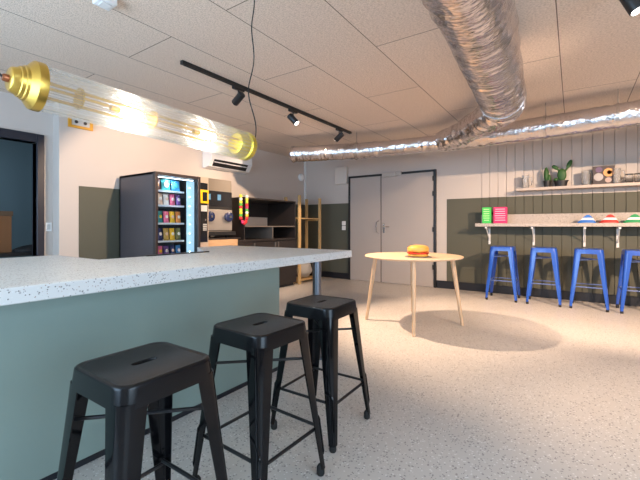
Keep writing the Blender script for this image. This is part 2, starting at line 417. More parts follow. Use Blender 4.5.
# ------------------------------------------------------------------ stools
def rsq(h, r, n=8):
    """rounded square outline, 4*n points, half size h, corner radius r"""
    out = []
    for q, (sx, sy) in enumerate(((1, 1), (-1, 1), (-1, -1), (1, -1))):
        for k in range(n):
            a = PI / 2 * q + PI / 2 * k / (n - 1)
            out.append((sx * (h - r) + r * math.cos(a), sy * (h - r) + r * math.sin(a)))
    return out
def capsule(lx, ly, n):
    out = []
    for i in range(n):
        a = 2 * PI * (i + .5) / n
        c, s_ = math.cos(a), math.sin(a)
        out.append((lx * math.copysign(abs(c) ** .6, c), ly * math.copysign(abs(s_) ** .6, s_)))
    return out
def stool(name, loc, rz, ht, seat_h, foot_h, mm, rod, label, group, low, high):
    t = thing(name, (loc[0], loc[1], 0), label, 'stool', rz, group)
    n = 9; N = 4 * n
    # seat pan with a grip slot and a folded skirt
    bm = MB(); rings = []
    def ring(pts, z): rings.append([bm.bm.verts.new((p[0], p[1], z)) for p in pts])
    cap = capsule(.011, .036, N)
    ring(cap, ht - .024); ring(cap, ht - .008)
    ring([(p[0] * 1.25, p[1] * 1.1) for p in cap], ht - .0025)
    outer = rsq(seat_h - .015, .036, n)
    for f_ in (.5, .97, 1):
        c0 = [(p[0] * 1.25, p[1] * 1.1) for p in cap]
        ring([(a[0] * (1 - f_) + b[0] * f_, a[1] * (1 - f_) + b[1] * f_) for a, b in zip(c0, outer)], ht - .0025)
    ring(rsq(seat_h - .009, .042, n), ht)
    ring(rsq(seat_h - .003, .046, n), ht - .001)
    ring(rsq(seat_h + .0002, .047, n), ht - .0045)
    ring(rsq(seat_h + .001, .047, n), ht - .010)
    ring(rsq(seat_h + .006, .046, n), ht - .060)
    ring(rsq(seat_h + .003, .044, n), ht - .060)
    ring(rsq(seat_h - .004, .044, n), ht - .014)
    for a, b in zip(rings, rings[1:]):
        for k in range(N): bm.bm.faces.new((a[k], a[(k + 1) % N], b[(k + 1) % N], b[k]))
    bm.smooth = True
    bm.build('seat', M['black_seat'] if mm is M['black_metal'] else mm, t)
    for q in range(4):
        ang = q * PI / 2
        rot = Matrix.Rotation(ang, 3, 'Z')
        lg = MB(); rings = []
        T = 14
        for i in range(T + 1):
            s_ = i / T
            z = (ht - .045) * (1 - s_) + .03 * s_
            h = seat_h + .004 + (foot_h - seat_h - .004) * (s_ ** 1.05)
            w = .040 * (1 - s_) + .016 * s_
            r = .032 * (1 - s_) + .014 * s_
            th = .004
            pts = []
            pts.append((h, h - r - w))
            for k in range(6):
                a = PI / 2 * k / 5
                pts.append((h - r + r * math.cos(a), h - r + r * math.sin(a)))
            pts.append((h - r - w, h))
            inner = [(h - r - w, h - th)]
            for k in range(5, -1, -1):
                a = PI / 2 * k / 5
                inner.append((h - r + (r - th) * math.cos(a), h - r + (r - th) * math.sin(a)))
            inner.append((h - th, h - r - w))
            # lips folded inwards give the legs their stiff look
            pts = pts + inner
            rings.append([lg.bm.verts.new((rot @ Vector((p[0], p[1], z)))) for p in pts])
        K = len(rings[0])
        for a, b in zip(rings, rings[1:]):
            for k in range(K): lg.bm.faces.new((a[k], a[(k + 1) % K], b[(k + 1) % K], b[k]))
        lg.bm.faces.new(rings[0][::-1]); lg.bm.faces.new(rings[-1])
        lg.smooth = True
        leg = lg.build('leg', mm, t)
        # long pressed rib low on the corner of the leg, and the rubber foot
        rb = MB(); s0, s1 = .62, .90
        def cp(s_, off=0):
            h = seat_h + .004 + (foot_h - seat_h - .004) * (s_ ** 1.05); r = .032 * (1 - s_) + .014 * s_
            p = h - r + (r + off) * .7071; return rot @ Vector((p, p, (ht - .045) * (1 - s_) + .03 * s_))
        rb.tube([cp(s0, -.003), cp(s0 + .02, .001), cp((s0 + s1) / 2, .001), cp(s1 - .02, .001), cp(s1, -.003)], .0055, 8)
        rb.build('pressed_rib', mm, leg)
        fo = foot_h - .018
        ft = MB(); ft.lathe([(.014, 0), (.017, .006), (.017, .034), (.010, .045)], 12, rot @ Vector((fo, fo, 0)))
        ft.build('rubber_foot', M['rubber'], leg)
    def at(z, inset):
        s_ = ((ht - .045) - z) / (ht - .075); return seat_h + .004 + (foot_h - seat_h - .004) * (s_ ** 1.05) - inset
    for q in range(4):
        rot = Matrix.Rotation(q * PI / 2, 3, 'Z')
        a = at(low, .018); z = low + (.012 if q % 2 else 0)
        MB().tube([rot @ Vector((a, -a, z)), rot @ Vector((a, a, z))], .007, 8).build('footrest_bar', rod, t)
        a = at(high, .012); zz = high + (.014 if q else 0)
        if q < 2: MB().tube([rot @ Vector((-a, -a, zz)), rot @ Vector((a, a, zz))], .006, 8).build('cross_brace', rod, t)
    return t
BG = 'black metal stools along the bar'
stool('bar_stool', (-1.06, .618), R(0), .658, .146, .198, M['black_metal'], M['black_rod'], 'glossy black metal stool nearest the camera, leftmost of the three black ones', BG, .20, .50)
stool('bar_stool', (-1.075, 1.13), R(-2), .658, .146, .198, M['black_metal'], M['black_rod'], 'glossy black metal stool in the middle of the three black ones', BG, .20, .50)
stool('bar_stool', (-1.115, 1.645), R(1), .658, .146, .198, M['black_metal'], M['black_rod'], 'glossy black metal stool farthest from the camera, in front of the worktop pole', BG, .20, .50)
LG = 'blue metal stools at the wall shelf bar'
names = ['leftmost of the blue metal stools, below the pink and green boxes', 'second blue metal stool from the left under the wall bar',
         'third blue metal stool from the left, below the blue paper hat', 'rightmost blue metal stool, cut off by the right edge']
for i, x in enumerate((-.844, -.333, .168, .665)):
    stool('bar_stool', (x, 5.95), R((0, 1, -2, 2)[i]), .765, .150, .205, M['blue_metal'], M['blue_rod'], names[i], LG, .27, .62)

# ------------------------------------------------------------------ round table and burger
TX, TY = -1.45, 3.92
t = thing('round_table', (TX, TY, 0), 'round pale wooden table on four splayed legs, holding the burger', 'table')
m = MB(); m.lathe([(.47, .712), (.515, .722), (.522, .731), (.518, .738), (.512, .740)], 64)
m.build('table_top', M['beech_top'], t)
for (fx, fy) in ((-.484, -.161), (.187, -.483), (.478, .182), (-.19, .50)):
    a = Vector((fx * .80, fy * .80, .714)); b = Vector((fx, fy, 0))
    m = MB(); m.tube([a, a * .6 + b * .4, b], lambda i: (.024, .022, .015)[i], 16); m.build('leg', M['beech'], t)
m = MB()
for a in (R(18.5), R(111)):
    c, s_ = math.cos(a) * .39, math.sin(a) * .39
    pts = [(-c - s_ * .05, -s_ + c * .05), (-c + s_ * .05, -s_ - c * .05), (c + s_ * .05, s_ - c * .05), (c - s_ * .05, s_ + c * .05)]
    m.prism(pts, .690 if a < 1 else .6905, .712)
m.build('under_frame', M['beech'], t)
bx, by = -1.32, 3.72
m = MB(); m.lathe([(.135, 0), (.135, .006)], 32, (bx, by, .740))
tag(m.build('serving_slate', M['board']), 'thin grey round slate lying under the burger on the round table', 'plate')
t = thing('burger', (bx, by, .746), 'orange and red toy burger sitting on the round wooden table', 'burger')
MB().lathe([(.085, 0), (.10, .006), (.104, .016), (.098, .026), (.08, .028)], 32).build('bottom_bun', M['bun'], t)
m = MB(); m.lathe([(.09, .026), (.108, .032), (.110, .044), (.09, .048)], 32); m.build('filling', M['red_filling'], t)
m = MB(); m.prism([(.11 * math.cos(a), .11 * math.sin(a)) for a in (0.4, .4 + PI / 2, .4 + PI, .4 + 1.5 * PI)], .047, .051); m.build('cheese_slice', M['cheese'], t)
m = MB(); m.lathe([(.095, .050), (.106, .058), (.110, .074), (.106, .094), (.090, .110), (.05, .118), (.004, .120)], 32); m.build('top_bun', M['bun'], t)

# ------------------------------------------------------------------ wall bar and shelf
t = thing('wall_bar', (0, 6.2, 1.1), 'long speckled narrow counter fixed on the boarded wall above the blue stools', 'counter')
XB = -1.25
M['bar_terrazzo'] = terrazzo('beige_terrazzo_wall_bar', (0.46, 0.40, 0.35), [((0.30, 0.26, 0.23), .8, .25), ((0.60, 0.55, 0.5), 1.1, .2), ((0.14, 0.12, 0.11), 1.5, .08)], 90, 0.5)
rel(boxo('worktop', M['bar_terrazzo'], (XB, XR - .01, 6.057, YB - .014, 1.052, 1.100), None, .003), t)
rel(boxo('backsplash', M['bar_terrazzo'], (XB + .03, XR - .01, YB - .032, YB - .014, 1.100, 1.24), None, .002), t)
for x in (-1.10, -.488, .129, .495, 1.1, 1.7, 2.3):
    m = MB(); m.box(x - .014, x + .014, YB - .032, YB - .014, .77, 1.052); m.box(x - .014, x + .014, 6.09, YB - .02, 1.022, 1.052)
    m.tube([(x, YB - .03, .83), (x, 6.13, 1.03)], .007, 6)
    rel(m.build('bracket', M['white'], None, smooth=False), t)
t = thing('wall_shelf', (0, 6.3, 1.6), 'long pale shelf high on the boarded wall carrying cacti and glass mugs', 'shelf')
rel(boxo('board', plain('pale_shelf_laminate', (.46, .39, .34), .5), (-.70, XR - .01, 6.157, YB - .014, 1.578, 1.618), None, .003), t)
for x in (1.6, 2.5):
    m = MB(); m.box(x - .012, x + .012, YB - .034, YB - .014, 1.50, 1.578); m.box(x - .012, x + .012, 6.25, YB - .02, 1.566, 1.578)
    rel(m.build('bracket', M['white'], None), t)

def info_box(x0, x1, col, line, label, n):
    t = thing('card_box', ((x0 + x1) / 2, 6.15, 1.10), label, 'box')
    w = (x1 - x0) / 2
    boxo('box_body', plain(line[0] + '_card', col, .5), (-w, w, -.03, .03, 0, .245), t, .002)
    m = MB(); random.seed(n)
    for k in range(6):
        z = .215 - k * .033; ww = w * random.uniform(.55, .8)
        m.box(-ww, ww, -.0315, -.029, z - .007, z + .004)
    m.build('printed_lines', plain(line[0] + '_print', line[1], .5), t)
info_box(-1.16, -1.035, (.06, .55, .09), ('green', (.55, .85, .35)), 'bright green box of cards at the left end of the wall bar', 3)
info_box(-1.0, -.815, (.68, .02, .13), ('pink', (.95, .45, .55)), 'hot pink box of cards beside the green one on the wall bar', 5)

def paper_hat(x, y, col, cname, label):
    t = thing('paper_hat', (x, y, 1.10), label, 'hat', 0, 'folded paper hats on the wall bar')
    base = plain(cname + '_hat_paper', col, .6); wh = plain('white_hat_band', (.80, .80, .80), .6)
    def shell(z0, z1, fz, name, mm):
        m = MB(); rings = []
        n = 17
        for j in range(5):
            z_ = z0 + (z1 - z0) * j / 4; row = []
            for i in range(n):
                a = -1 + 2 * i / (n - 1)
                top = .016 + .092 * max(0, 1 - ((a - .2) / (.8 if a > .2 else 1.2)) ** 2) ** (.95 if a > .2 else 1.7)
                zz = min(z_, top)
                L = .102 - .15 * zz
                th = .036 * (1 - a * a) ** .5 * (1 - zz / .16) + .002 + fz
                row.append((a * (L + .004 * 0), th, zz + .004 * (1 - a * a)))
            rings.append(row)
        fr = [[m.bm.verts.new((p[0], -p[1], p[2])) for p in row] for row in rings]
        bk = [[m.bm.verts.new((p[0], p[1], p[2])) for p in row] for row in rings]
        for G in (fr, bk):
            for j in range(4):
                for i in range(n - 1): m.bm.faces.new((G[j][i], G[j][i + 1], G[j + 1][i + 1], G[j + 1][i]))
        for i in range(n - 1):
            m.bm.faces.new((fr[-1][i], fr[-1][i + 1], bk[-1][i + 1], bk[-1][i]))
            m.bm.faces.new((fr[0][i], fr[0][i + 1], bk[0][i + 1], bk[0][i]))
        for j in range(4):
            m.bm.faces.new((fr[j][0], fr[j + 1][0], bk[j + 1][0], bk[j][0])); m.bm.faces.new((fr[j][-1], fr[j + 1][-1], bk[j + 1][-1], bk[j][-1]))
        m.smooth = False
        return m.build(name, mm, t)
    shell(.0, .12, 0, 'crown', base)
    shell(.038, .066, .0025, 'white_band', wh)
    return t
paper_hat(.147, 6.14, (.02, .16, .58), 'blue', 'blue folded paper hat with a white band on the wall bar')
paper_hat(.385, 6.13, (.52, .03, .02), 'red', 'red folded paper hat with a white band, between the blue and green ones')
paper_hat(.63, 6.13, (.01, .28, .09), 'green', 'green folded paper hat with a white band near the right edge')

ZS = 1.618
def glass_mug(x, y, label, h=.15, r=.045, handle=True):
    t = thing('glass_mug', (x, y, ZS), label, 'mug', 0, 'clear glass mugs on the high shelf')
    m = MB(); prof = [(r * .9, 0), (r, .01)]
    prof += [(r * (1 + .05 * (k % 2)), .01 + (h - .01) * k / 10) for k in range(1, 11)]
    prof += [(r * .88, h), (r * .88, .02), (.002, .018)]
    m.lathe(prof, 10); m.build('body', M['cut_glass'], t, smooth=False)
    if handle:
        m = MB(); m.tube([(r, 0, h * .8), (r + .03, 0, h * .85), (r + .04, 0, h * .5), (r + .03, 0, h * .22), (r, 0, h * .22)], .007, 8)
        m.build('handle', M['cut_glass'], t)
    return t
glass_mug(-.585, 6.25, 'glass mug standing alone at the left end of the high shelf', .20)
glass_mug(.14, 6.25, 'glass mug between the tall cactus pot and the picture box on the high shelf', .20)
glass_mug(.47, 6.22, 'glass mug just right of the picture box on the high shelf', .20)
for i, (x, lab) in enumerate(((.60, 'stemless glass with a dark rim, left of the two near the potted plant'), (.69, 'stemless glass with a dark rim, right beside the potted plant'))):
    t = thing('drinking_glass', (x, 6.23, ZS), lab, 'glass')
    m = MB(); m.lathe([(.03, 0), (.04, .02), (.042, .11), (.037, .11), (.035, .02), (.002, .015)], 16); m.build('body', M['glass'], t)
    m = MB(); m.lathe([(.044, .108), (.044, .118), (.036, .118), (.036, .108)], 16, cap=False); m.build('rim', M['pot'], t)

def pot(t, r, h, sx=1):
    m = MB(); m.lathe([(r * .78, 0), (r * .97, h * .85), (r * 1.06, h * .85), (r * 1.06, h), (r * .92, h), (r * .92, h * .9), (.002, h * .88)], 20)
    for v in m.bm.verts: v.co.x *= sx
    m.build('pot', M['pot'], t)
t = thing('potted_cactus', (-.31, 6.26, ZS), 'tall finger-shaped cactus in a small black pot, left of the pad cactus', 'cactus', 0)
pot(t, .052, .095)
MB().ball((-.012, 0, .185), .033, 1, 1, 3.2).build('stem', M['foliage'], t)
MB().ball((.024, 0, .13), .024, 1, 1, 2.3).build('stem', M['foliage'], t)
t = thing('potted_cactus', (-.145, 6.25, ZS), 'pad cactus with two raised arms in a wide black pot on the high shelf', 'cactus', 0)
pot(t, .052, .085, 1.65)
MB().ball((.012, 0, .165), .056, 1, .4, 1.6).build('pad', M['foliage'], t)
m = MB(); m.ball((0, 0, 0), .036, .75, .35, 1.35)
o = m.build('pad', M['foliage'], t); o.location = (-.066, 0, .275); o.rotation_euler = (0, R(-52), 0)
m = MB(); m.ball((0, 0, 0), .04, .72, .35, 1.6)
o = m.build('pad', M['foliage'], t); o.location = (.10, 0, .31); o.rotation_euler = (0, R(24), 0)
MB().tube([(.04, 0, .20), (.08, 0, .26)], .013, 8).build('joint', M['foliage'], t)
MB().tube([(-.01, 0, .215), (-.046, 0, .258)], .013, 8).build('joint', M['foliage'], t)
MB().ball((-.06, 0, .10), .03, 1, 1, .9).build('small_ball', M['foliage'], t)
# picture tin
t = thing('picture_box', (.335, 6.26, ZS), 'dark square box printed with round food pictures on the high shelf', 'box')
boxo('box_body', plain('dark_brown_print', (.05, .03, .025), .4), (-.118, .118, -.04, .04, 0, .245), t, .003)
def disc(x, z, r, col, nm):
    m = MB(); m.lathe([(r, 0), (r, .002)], 20, (x, -.04, z), (0, -1, 0)); m.build('printed_food', plain(nm, col, .5), t)
disc(-.055, .10, .052, (.40, .37, .36), 'print_grey_plate'); disc(.052, .155, .056, (.70, .32, .10), 'print_orange_bun')
disc(-.05, .198, .038, (.12, .07, .14), 'print_purple'); disc(.05, .055, .035, (.42, .30, .26), 'print_taupe'); disc(.06, .155, .026, (.80, .55, .35), 'print_cream')
# leafy plant at the right edge
t = thing('potted_plant', (.815, 6.25, ZS), 'bushy dark green leafy plant in a glass at the right end of the high shelf', 'plant')
m = MB(); m.lathe([(.045, 0), (.055, .09), (.05, .09), (.04, .01), (.002, .01)], 16); m.build('pot', plain('grey_pot', (.25, .24, .23), .4), t)
random.seed(4); m = MB()
for k in range(70):
    a = random.uniform(0, 2 * PI); e = random.uniform(.1, 1.35); L = random.uniform(.06, .15)
    d_ = Vector((math.cos(a) * math.cos(e), math.sin(a) * math.cos(e) * .6, math.sin(e)))
    p0 = Vector((0, 0, .08)); p1 = p0 + d_ * L; sd = d_.cross(Vector((0, 0, 1))).normalized() * .014
    v = [m.bm.verts.new(q) for q in (p0, p0.lerp(p1, .6) + sd, p1, p0.lerp(p1, .6) - sd)]
    m.bm.faces.new((v[0], v[1], v[2])); m.bm.faces.new((v[0], v[2], v[3]))
m.build('leaves', M['leaf'], t)

# ------------------------------------------------------------------ vending machine
VX0, VX1, VY0, VY1, VH = -4.72, -3.93, 2.42, 3.04, 1.686
t = thing('vending_machine', (-4.3, 2.73, 0), 'tall dark vending machine with a glass front full of snacks behind the bar', 'vending machine')
m = MB(); s = m
s.box(VX0, VX0 + .03, VY0, VY1, .02, VH); s.box(VX0, VX1 - .05, VY0, VY0 + .025, .02, VH); s.box(VX0, VX1 - .05, VY1 - .025, VY1, .02, VH)
s.box(VX0, VX1 - .05, VY0, VY1, VH - .03, VH); s.box(VX0, VX1 - .05, VY0, VY1, .02, .35)
rel(m.build('cabinet', M['vm_side'], None, .003), t)
m = MB(); f = .035
m.box(VX1 - .05, VX1, VY0, VY0 + f, .04, VH); m.box(VX1 - .05, VX1, VY1 - f, VY1, .04, VH); m.box(VX1 - .05, VX1, VY0 + f, VY1 - f, VH - f, VH); m.box(VX1 - .05, VX1, VY0 + f, VY1 - f, .04, .48)
dr = rel(m.build('door_frame', M['vm_frame'], None, .004), t)
boxo('glass_pane', plain('machine_glass', (.95, .97, 1), .02, trans=1, ior=1.1), (VX1 - .03, VX1 - .026, VY0 + f, VY1 - f, .48, VH - f), dr)
rel(boxo('interior', M['vm_inside'], (VX0 + .25, VX0 + .27, VY0 + .025, VY1 - .025, .35, VH - .03), None), t)
for k, z in enumerate((.69, .885, 1.10, 1.315, 1.49)):
    rel(boxo('shelf', M['shelf_lip'], (VX0 + .28, VX1 - .10, VY0 + .03, 2.87, z - .022, z), None), t)
rel(boxo('led_side_panel', M['led'], (VX1 - .085, VX1 - .075, 2.89, VY1 - .04, .50, VH - .06), None), t)
m = MB()
for k in range(9): m.ball((VX1 - .073, 2.93, .62 + k * .115), .007, seg=8, rings=6)
rel(m.build('led_dots', M['led_dot'], None), t)
rel(boxo('led_top_strip', M['led_dot'], (VX1 - .10, VX1 - .085, VY0 + .05, VY1 - .05, VH - .05, VH - .045), None), t)
d_ = bpy.data.lights.new('vending_light', 'AREA'); d_.shape = 'RECTANGLE'; d_.size = .5; d_.size_y = .05; d_.energy = 1.8; d_.color = (.75, .9, 1)
o = bpy.data.objects.new('vending_light', d_); COL.objects.link(o); o.location = (VX1 - .08, 2.7, VH - .06); o.rotation_euler = (0, R(-20), R(0)); rel_loc = o.location.copy(); o.parent = t; o.location = rel_loc - t.location
o.rotation_euler = (0, R(-25), R(90)) if False else (R(0), R(20), R(0))
cols = {'white': (.75, .72, .68), 'blue': (.03, .20, .45), 'teal': (.04, .30, .30), 'pink': (.75, .15, .28), 'yellow': (.85, .55, .02), 'beige': (.70, .50, .36),
        'red': (.55, .03, .05), 'navy': (.03, .04, .16), 'gold': (.55, .36, .08), 'grey': (.22, .23, .28), 'brown': (.12, .05, .04), 'green': (.10, .25, .14),
        'purple': (.14, .06, .25), 'orange': (.70, .25, .05), 'black': (.02, .02, .025), 'olive': (.20, .20, .06)}
rows = [(.69, 'fifth', ['red', 'pink', 'purple', 'navy', 'blue'], .13), (.885, 'fourth', ['grey', 'navy', 'gold', 'yellow', 'olive'], .15),
        (1.10, 'third', ['green', 'teal', 'pink', 'yellow', 'orange'], .14), (1.315, 'second', ['brown', 'beige', 'white', 'pink', 'purple'], .14)]
def pack(name, y, z, w, h, c1, c2, label, group):
    t2 = thing(name, (VX1 - .16, y, z), label, 'snack', 0, group)
    m = MB(); n = 7; fr = []; bk = []
    for j in range(n):
        zz = h * j / (n - 1); rowf = []; rowb = []
        for i in range(5):
            a = -1 + i / 2; d0 = .022 * (1 - a * a) * math.sin(PI * j / (n - 1)) + .002
            yy = a * w / 2 * (1 - .06 * math.sin(PI * j / (n - 1)))
            rowf.append(m.bm.verts.new((d0, yy, zz))); rowb.append(m.bm.verts.new((-d0, yy, zz)))
        fr.append(rowf); bk.append(rowb)
    for G in (fr, bk):
        for j in range(n - 1):
            for i in range(4): m.bm.faces.new((G[j][i], G[j][i + 1], G[j + 1][i + 1], G[j + 1][i]))
    for j in range(n - 1):
        m.bm.faces.new((fr[j][0], fr[j + 1][0], bk[j + 1][0], bk[j][0])); m.bm.faces.new((fr[j][4], fr[j + 1][4], bk[j + 1][4], bk[j][4]))
    for i in range(4):
        m.bm.faces.new((fr[0][i], fr[0][i + 1], bk[0][i + 1], bk[0][i])); m.bm.faces.new((fr[-1][i], fr[-1][i + 1], bk[-1][i + 1], bk[-1][i]))
    m.smooth = True
    m.build('wrapper', plain('wrapper_' + c1, cols[c1], .35), t2)
    m = MB(); m.ball((.020, 0, h * .52), w * .27, .25, 1, 1.1, 10, 8); m.build('printed_badge', plain('wrapper_' + c2, cols[c2], .35), t2)
    t2.rotation_euler = (0, R(-6), 0)
    return t2
pos = ['leftmost', 'second from left', 'middle', 'fourth from left', 'rightmost']
for (z, rn, cs, h) in rows:
    for i, c in enumerate(cs):
        c2 = ['white', 'yellow', 'white', 'beige', 'white'][(i + len(rn)) % 5]
        if c2 == c: c2 = 'grey'
        pack('snack_pack', 2.495 + i * .083, z, .070, h, c, c2, '%s snack pack, %s on the %s shelf of the vending machine' % (c, pos[i], rn), 'snack packs in the vending machine')
for i, (c, c2, w) in enumerate((('brown', 'orange', .13), ('teal', 'white', .12), ('blue', 'teal', .12))):
    pack('crisp_bag', 2.52 + i * .135, 1.49, w, .135, c, c2, 'large %s crisp bag, %s on the top shelf of the vending machine' % (c, ('left', 'middle', 'right')[i]), 'crisp bags in the vending machine')

# payment column
t = thing('payment_terminal', (-4.25, 3.13, 0), 'narrow payment column with a yellow card reader right of the vending machine', 'payment terminal')
KX = -3.98
rel(boxo('body', M['vm_side'], (-4.5, KX - .012, 3.05, 3.205, 0, 1.70), None, .003), t)
rel(boxo('front_frame', M['kiosk'], (KX - .012, KX, 3.05, 3.205, .55, 1.70), None, .003), t)
rel(boxo('black_panel', M['dark_glass'], (KX, KX + .003, 3.072, 3.188, .85, 1.36), None), t)
rel(boxo('display', M['dark_glass'], (KX, KX + .004, 3.072, 3.188, 1.535, 1.62), None, .001), t)
yr = rel(boxo('card_reader', M['yellow'], (KX, KX + .02, 3.067, 3.193, 1.355, 1.53), None, .004), t)
boxo('reader_window', M['dark_glass'], (KX + .02, KX + .023, 3.095, 3.165, 1.385, 1.50), yr)
rel(boxo('label_plate', M['lgrey'], (KX + .003, KX + .006, 3.082, 3.178, 1.25, 1.33), None), t)
m = MB()
for a in range(3):
    for b in range(4): m.box(KX + .003, KX + .008, 3.115 + a * .02, 3.129 + a * .02, 1.0 + b * .024, 1.016 + b * .024)
rel(m.build('keypad', M['lgrey'], None), t)
m = MB(); m.lathe([(.014, 0), (.012, .008)], 14, (KX + .003, 3.15, 1.14), (1, 0, 0)); rel(m.build('coin_button', M['chrome'], None), t)

# ------------------------------------------------------------------ coffee machine on its base
t = thing('drinks_base_cabinet', (-4.3, 3.55, 0), 'low light wood fronted cabinet carrying the coffee machine', 'cabinet')
rel(boxo('carcass', M['cab'], (-4.66, -4.02, 3.215, 3.80, 0, .86), None, .002), t)
rel(boxo('drawer_front', M['oak'], (-4.02, -4.0, 3.22, 3.74, .62, .872), None, .002), t)
rel(boxo('drawer_front', M['oak'], (-4.02, -4.0, 3.22, 3.74, .10, .61), None, .002), t)
rel(boxo('top_board', M['cab'], (-4.66, -4.0, 3.215, 3.80, .872, .895), None, .002), t)
CX = -4.1
t = thing('coffee_machine', (-4.35, 3.47, .895), 'grey and steel coffee machine with two round dispensers beside the vending machine', 'coffee machine')
rel(boxo('housing', M['taupe'], (-4.6, CX, 3.225, 3.715, .93, 1.715), None, .006), t)
rel(boxo('black_band', M['dark_glass'], (CX, CX + .006, 3.228, 3.712, 1.33, 1.545), None, .001), t)
for y in (3.27, 3.45): rel(boxo('screen', M['screen'], (CX + .006, CX + .009, y, y + .06, 1.42, 1.50), None), t)
rel(boxo('steel_front', M['steel'], (CX, CX + .012, 3.228, 3.712, 1.0, 1.29), None, .003), t)
rel(boxo('slot_band', M['black_plastic'], (CX, CX + .004, 3.228, 3.712, 1.29, 1.33), None), t)
for y in (3.30, 3.63):
    m = MB(); m.lathe([(.066, 0), (.070, .012), (.070, .04), (.055, .05), (.02, .052)], 28, (CX + .012, y, 1.19), (1, 0, 0)); k = rel(m.build('dispenser', M['knob'], None), t)
    m = MB(); m.lathe([(.018, .052), (.016, .065)], 16, (CX + .012, y, 1.19), (1, 0, 0)); m.build('dispenser_cap', M['chrome'], k)
rel(boxo('drip_tray', M['black_plastic'], (CX - .02, CX + .09, 3.228, 3.712, .93, .985), None, .004), t)
m = MB()
for y in (3.27, 3.67): m.cyl((-4.16, y, .895), (-4.16, y, .93), .02); m.cyl((-4.54, y, .895), (-4.54, y, .93), .02)
rel(m.build('feet', M['rubber'], None), t)

# ------------------------------------------------------------------ dark cabinet with open hutch
CFX = -4.10
t = thing('base_cabinet', (-4.4, 4.55, 0), 'long dark brown base cabinet with slim handles against the left wall', 'cabinet')
rel(boxo('carcass', M['cab'], (XL + .022, CFX - .02, 3.84, 5.25, .05, .82), None, .002), t)
rel(boxo('plinth', M['skirting'], (XL + .022, CFX - .06, 3.86, 5.23, 0, .05), None), t)
for y0, y1, hy in ((3.845, 4.20, 4.17), (4.21, 4.69, 4.66), (4.70, 5.245, 4.735)):
    dd = rel(boxo('door', M['cab'], (CFX - .02, CFX, y0, y1, .06, .805), None, .002), t)
    m = MB(); m.box(CFX, CFX + .022, hy - .008, hy + .008, .50, .795); m.build('bar_handle', M['cab_edge'], dd)
rel(boxo('top_board', M['cab'], (XL + .022, CFX + .01, 3.84, 5.255, .82, .85), None, .002), t)
t = thing('open_hutch', (-4.4, 4.6, .85), 'dark brown open shelf unit standing on the long base cabinet', 'shelf unit')
HY0, HY1 = 3.96, 5.22
rel(boxo('side_panel', M['cab'], (XL + .022, CFX, HY0, HY0 + .02, .85, 1.50), None, .001), t)
rel(boxo('side_panel', M['cab'], (XL + .022, CFX, HY1 - .02, HY1, .85, 1.50), None, .001), t)
rel(boxo('top_panel', M['cab'], (XL + .022, CFX, HY0 + .02, HY1 - .02, 1.48, 1.50), None, .001), t)
rel(boxo('back_panel', M['cab'], (XL + .022, XL + .034, HY0 + .02, HY1 - .02, 1.22, 1.48), None), t)
m = MB(); m.box(XL + .022, CFX, HY0 + .02, HY1 - .02, 1.045, 1.063)
rel(m.build('middle_shelf', M['cab_edge'], None), t)
rel(boxo('divider', M['cab_edge'], (XL + .022, CFX, 4.60, 4.618, .85, 1.045), None), t)
rel(boxo('lower_back', M['cab'], (XL + .022, XL + .034, HY0 + .02, HY1 - .02, .85, 1.045), None), t)
# garland of plastic flowers
t = thing('flower_garland', (-4.07, 3.93, 1.52), 'colourful hanging garland of red, yellow and green plastic flowers on the dark shelf unit', 'garland')
m = MB(); m.tube([(0, -.07, -.02), (.0, -.05, .0), (0, .03, .0), (0, .05, -.02)], .004, 6)
m.tube([(0, -.07, -.02), (0, -.07, -.33), (0, -.03, -.41), (0, .03, -.41), (0, .055, -.33), (0, .05, -.02)], .004, 6); m.build('string', plain('green_string', (.05, .3, .05), .6), t)
fc = [('red', (.65, .02, .03)), ('yellow', (.85, .62, .04)), ('white', (.75, .72, .66)), ('green', (.06, .40, .05)), ('lime', (.45, .62, .05)), ('crimson', (.55, .02, .12))]
random.seed(7)
pts = [(-.07, -.02 - .04 * k) for k in range(9)] + [(.052, -.02 - .04 * k) for k in range(9)] + [(-.035, -.40), (.0, -.415), (.03, -.395)]
seq = [1, 2, 1, 3, 0, 4, 1, 3, 0, 2, 1, 4, 0, 5, 3, 2, 1, 0, 5, 0, 0]
for i, (y, z) in enumerate(pts):
    n_, c_ = fc[seq[i]]
    m = MB()
    for q in range(6):
        a = q * PI / 3 + i; m.ball((.006, y + .013 * math.cos(a), z + .013 * math.sin(a)), .019, .8, 1, 1, 8, 6)
    m.ball((.012, y, z), .010, seg=8, rings=6)
    o = m.build('flower', plain(n_ + '_petals', c_, .5), t); o['label'] = n_ + ' plastic flower'

# ------------------------------------------------------------------ pine shelf unit
t = thing('pine_shelf_unit', (-4.26, 5.66, 0), 'open pine shelf unit of posts and slatted boards in the far left corner', 'shelf unit')
for (x, y, h) in ((-4.10, 5.33, 1.62), (-4.10, 5.98, 1.60), (-4.42, 5.33, 1.60), (-4.42, 5.98, 1.60)):
    rel(boxo('post', M['pine'], (x - .02, x + .02, y - .025, y + .025, 0, h), None, .003), t)
for z in (1.21, .59, .07):
    m = MB()
    for k in range(4): m.box(-4.415 + k * .085, -4.355 + k * .085, 5.31, 6.0, z - .018, z)
    m.box(-4.42, -4.10, 5.335, 5.355, z - .05, z - .018); m.box(-4.42, -4.10, 5.955, 5.975, z - .05, z - .018)
    rel(m.build('slatted_shelf', M['pine'], None, .002), t)
m = MB(); m.ball((-4.27, 5.70, .23), .16, .85, 1.15, 1.0, 20, 14)
for v in m.bm.verts:
    v.co += Vector((noise.noise(v.co * 9) * .03, noise.noise(v.co * 9 + Vector((5, 1, 2))) * .03, 0)); v.co.z = max(v.co.z, .07)
m.cyl((-4.27, 5.70, .36), (-4.27, 5.70, .43), .035, .06, 14)
tag(m.build('sack', M['bag_white']), 'pale grey tied sack on the lowest board of the pine shelf unit', 'sack')

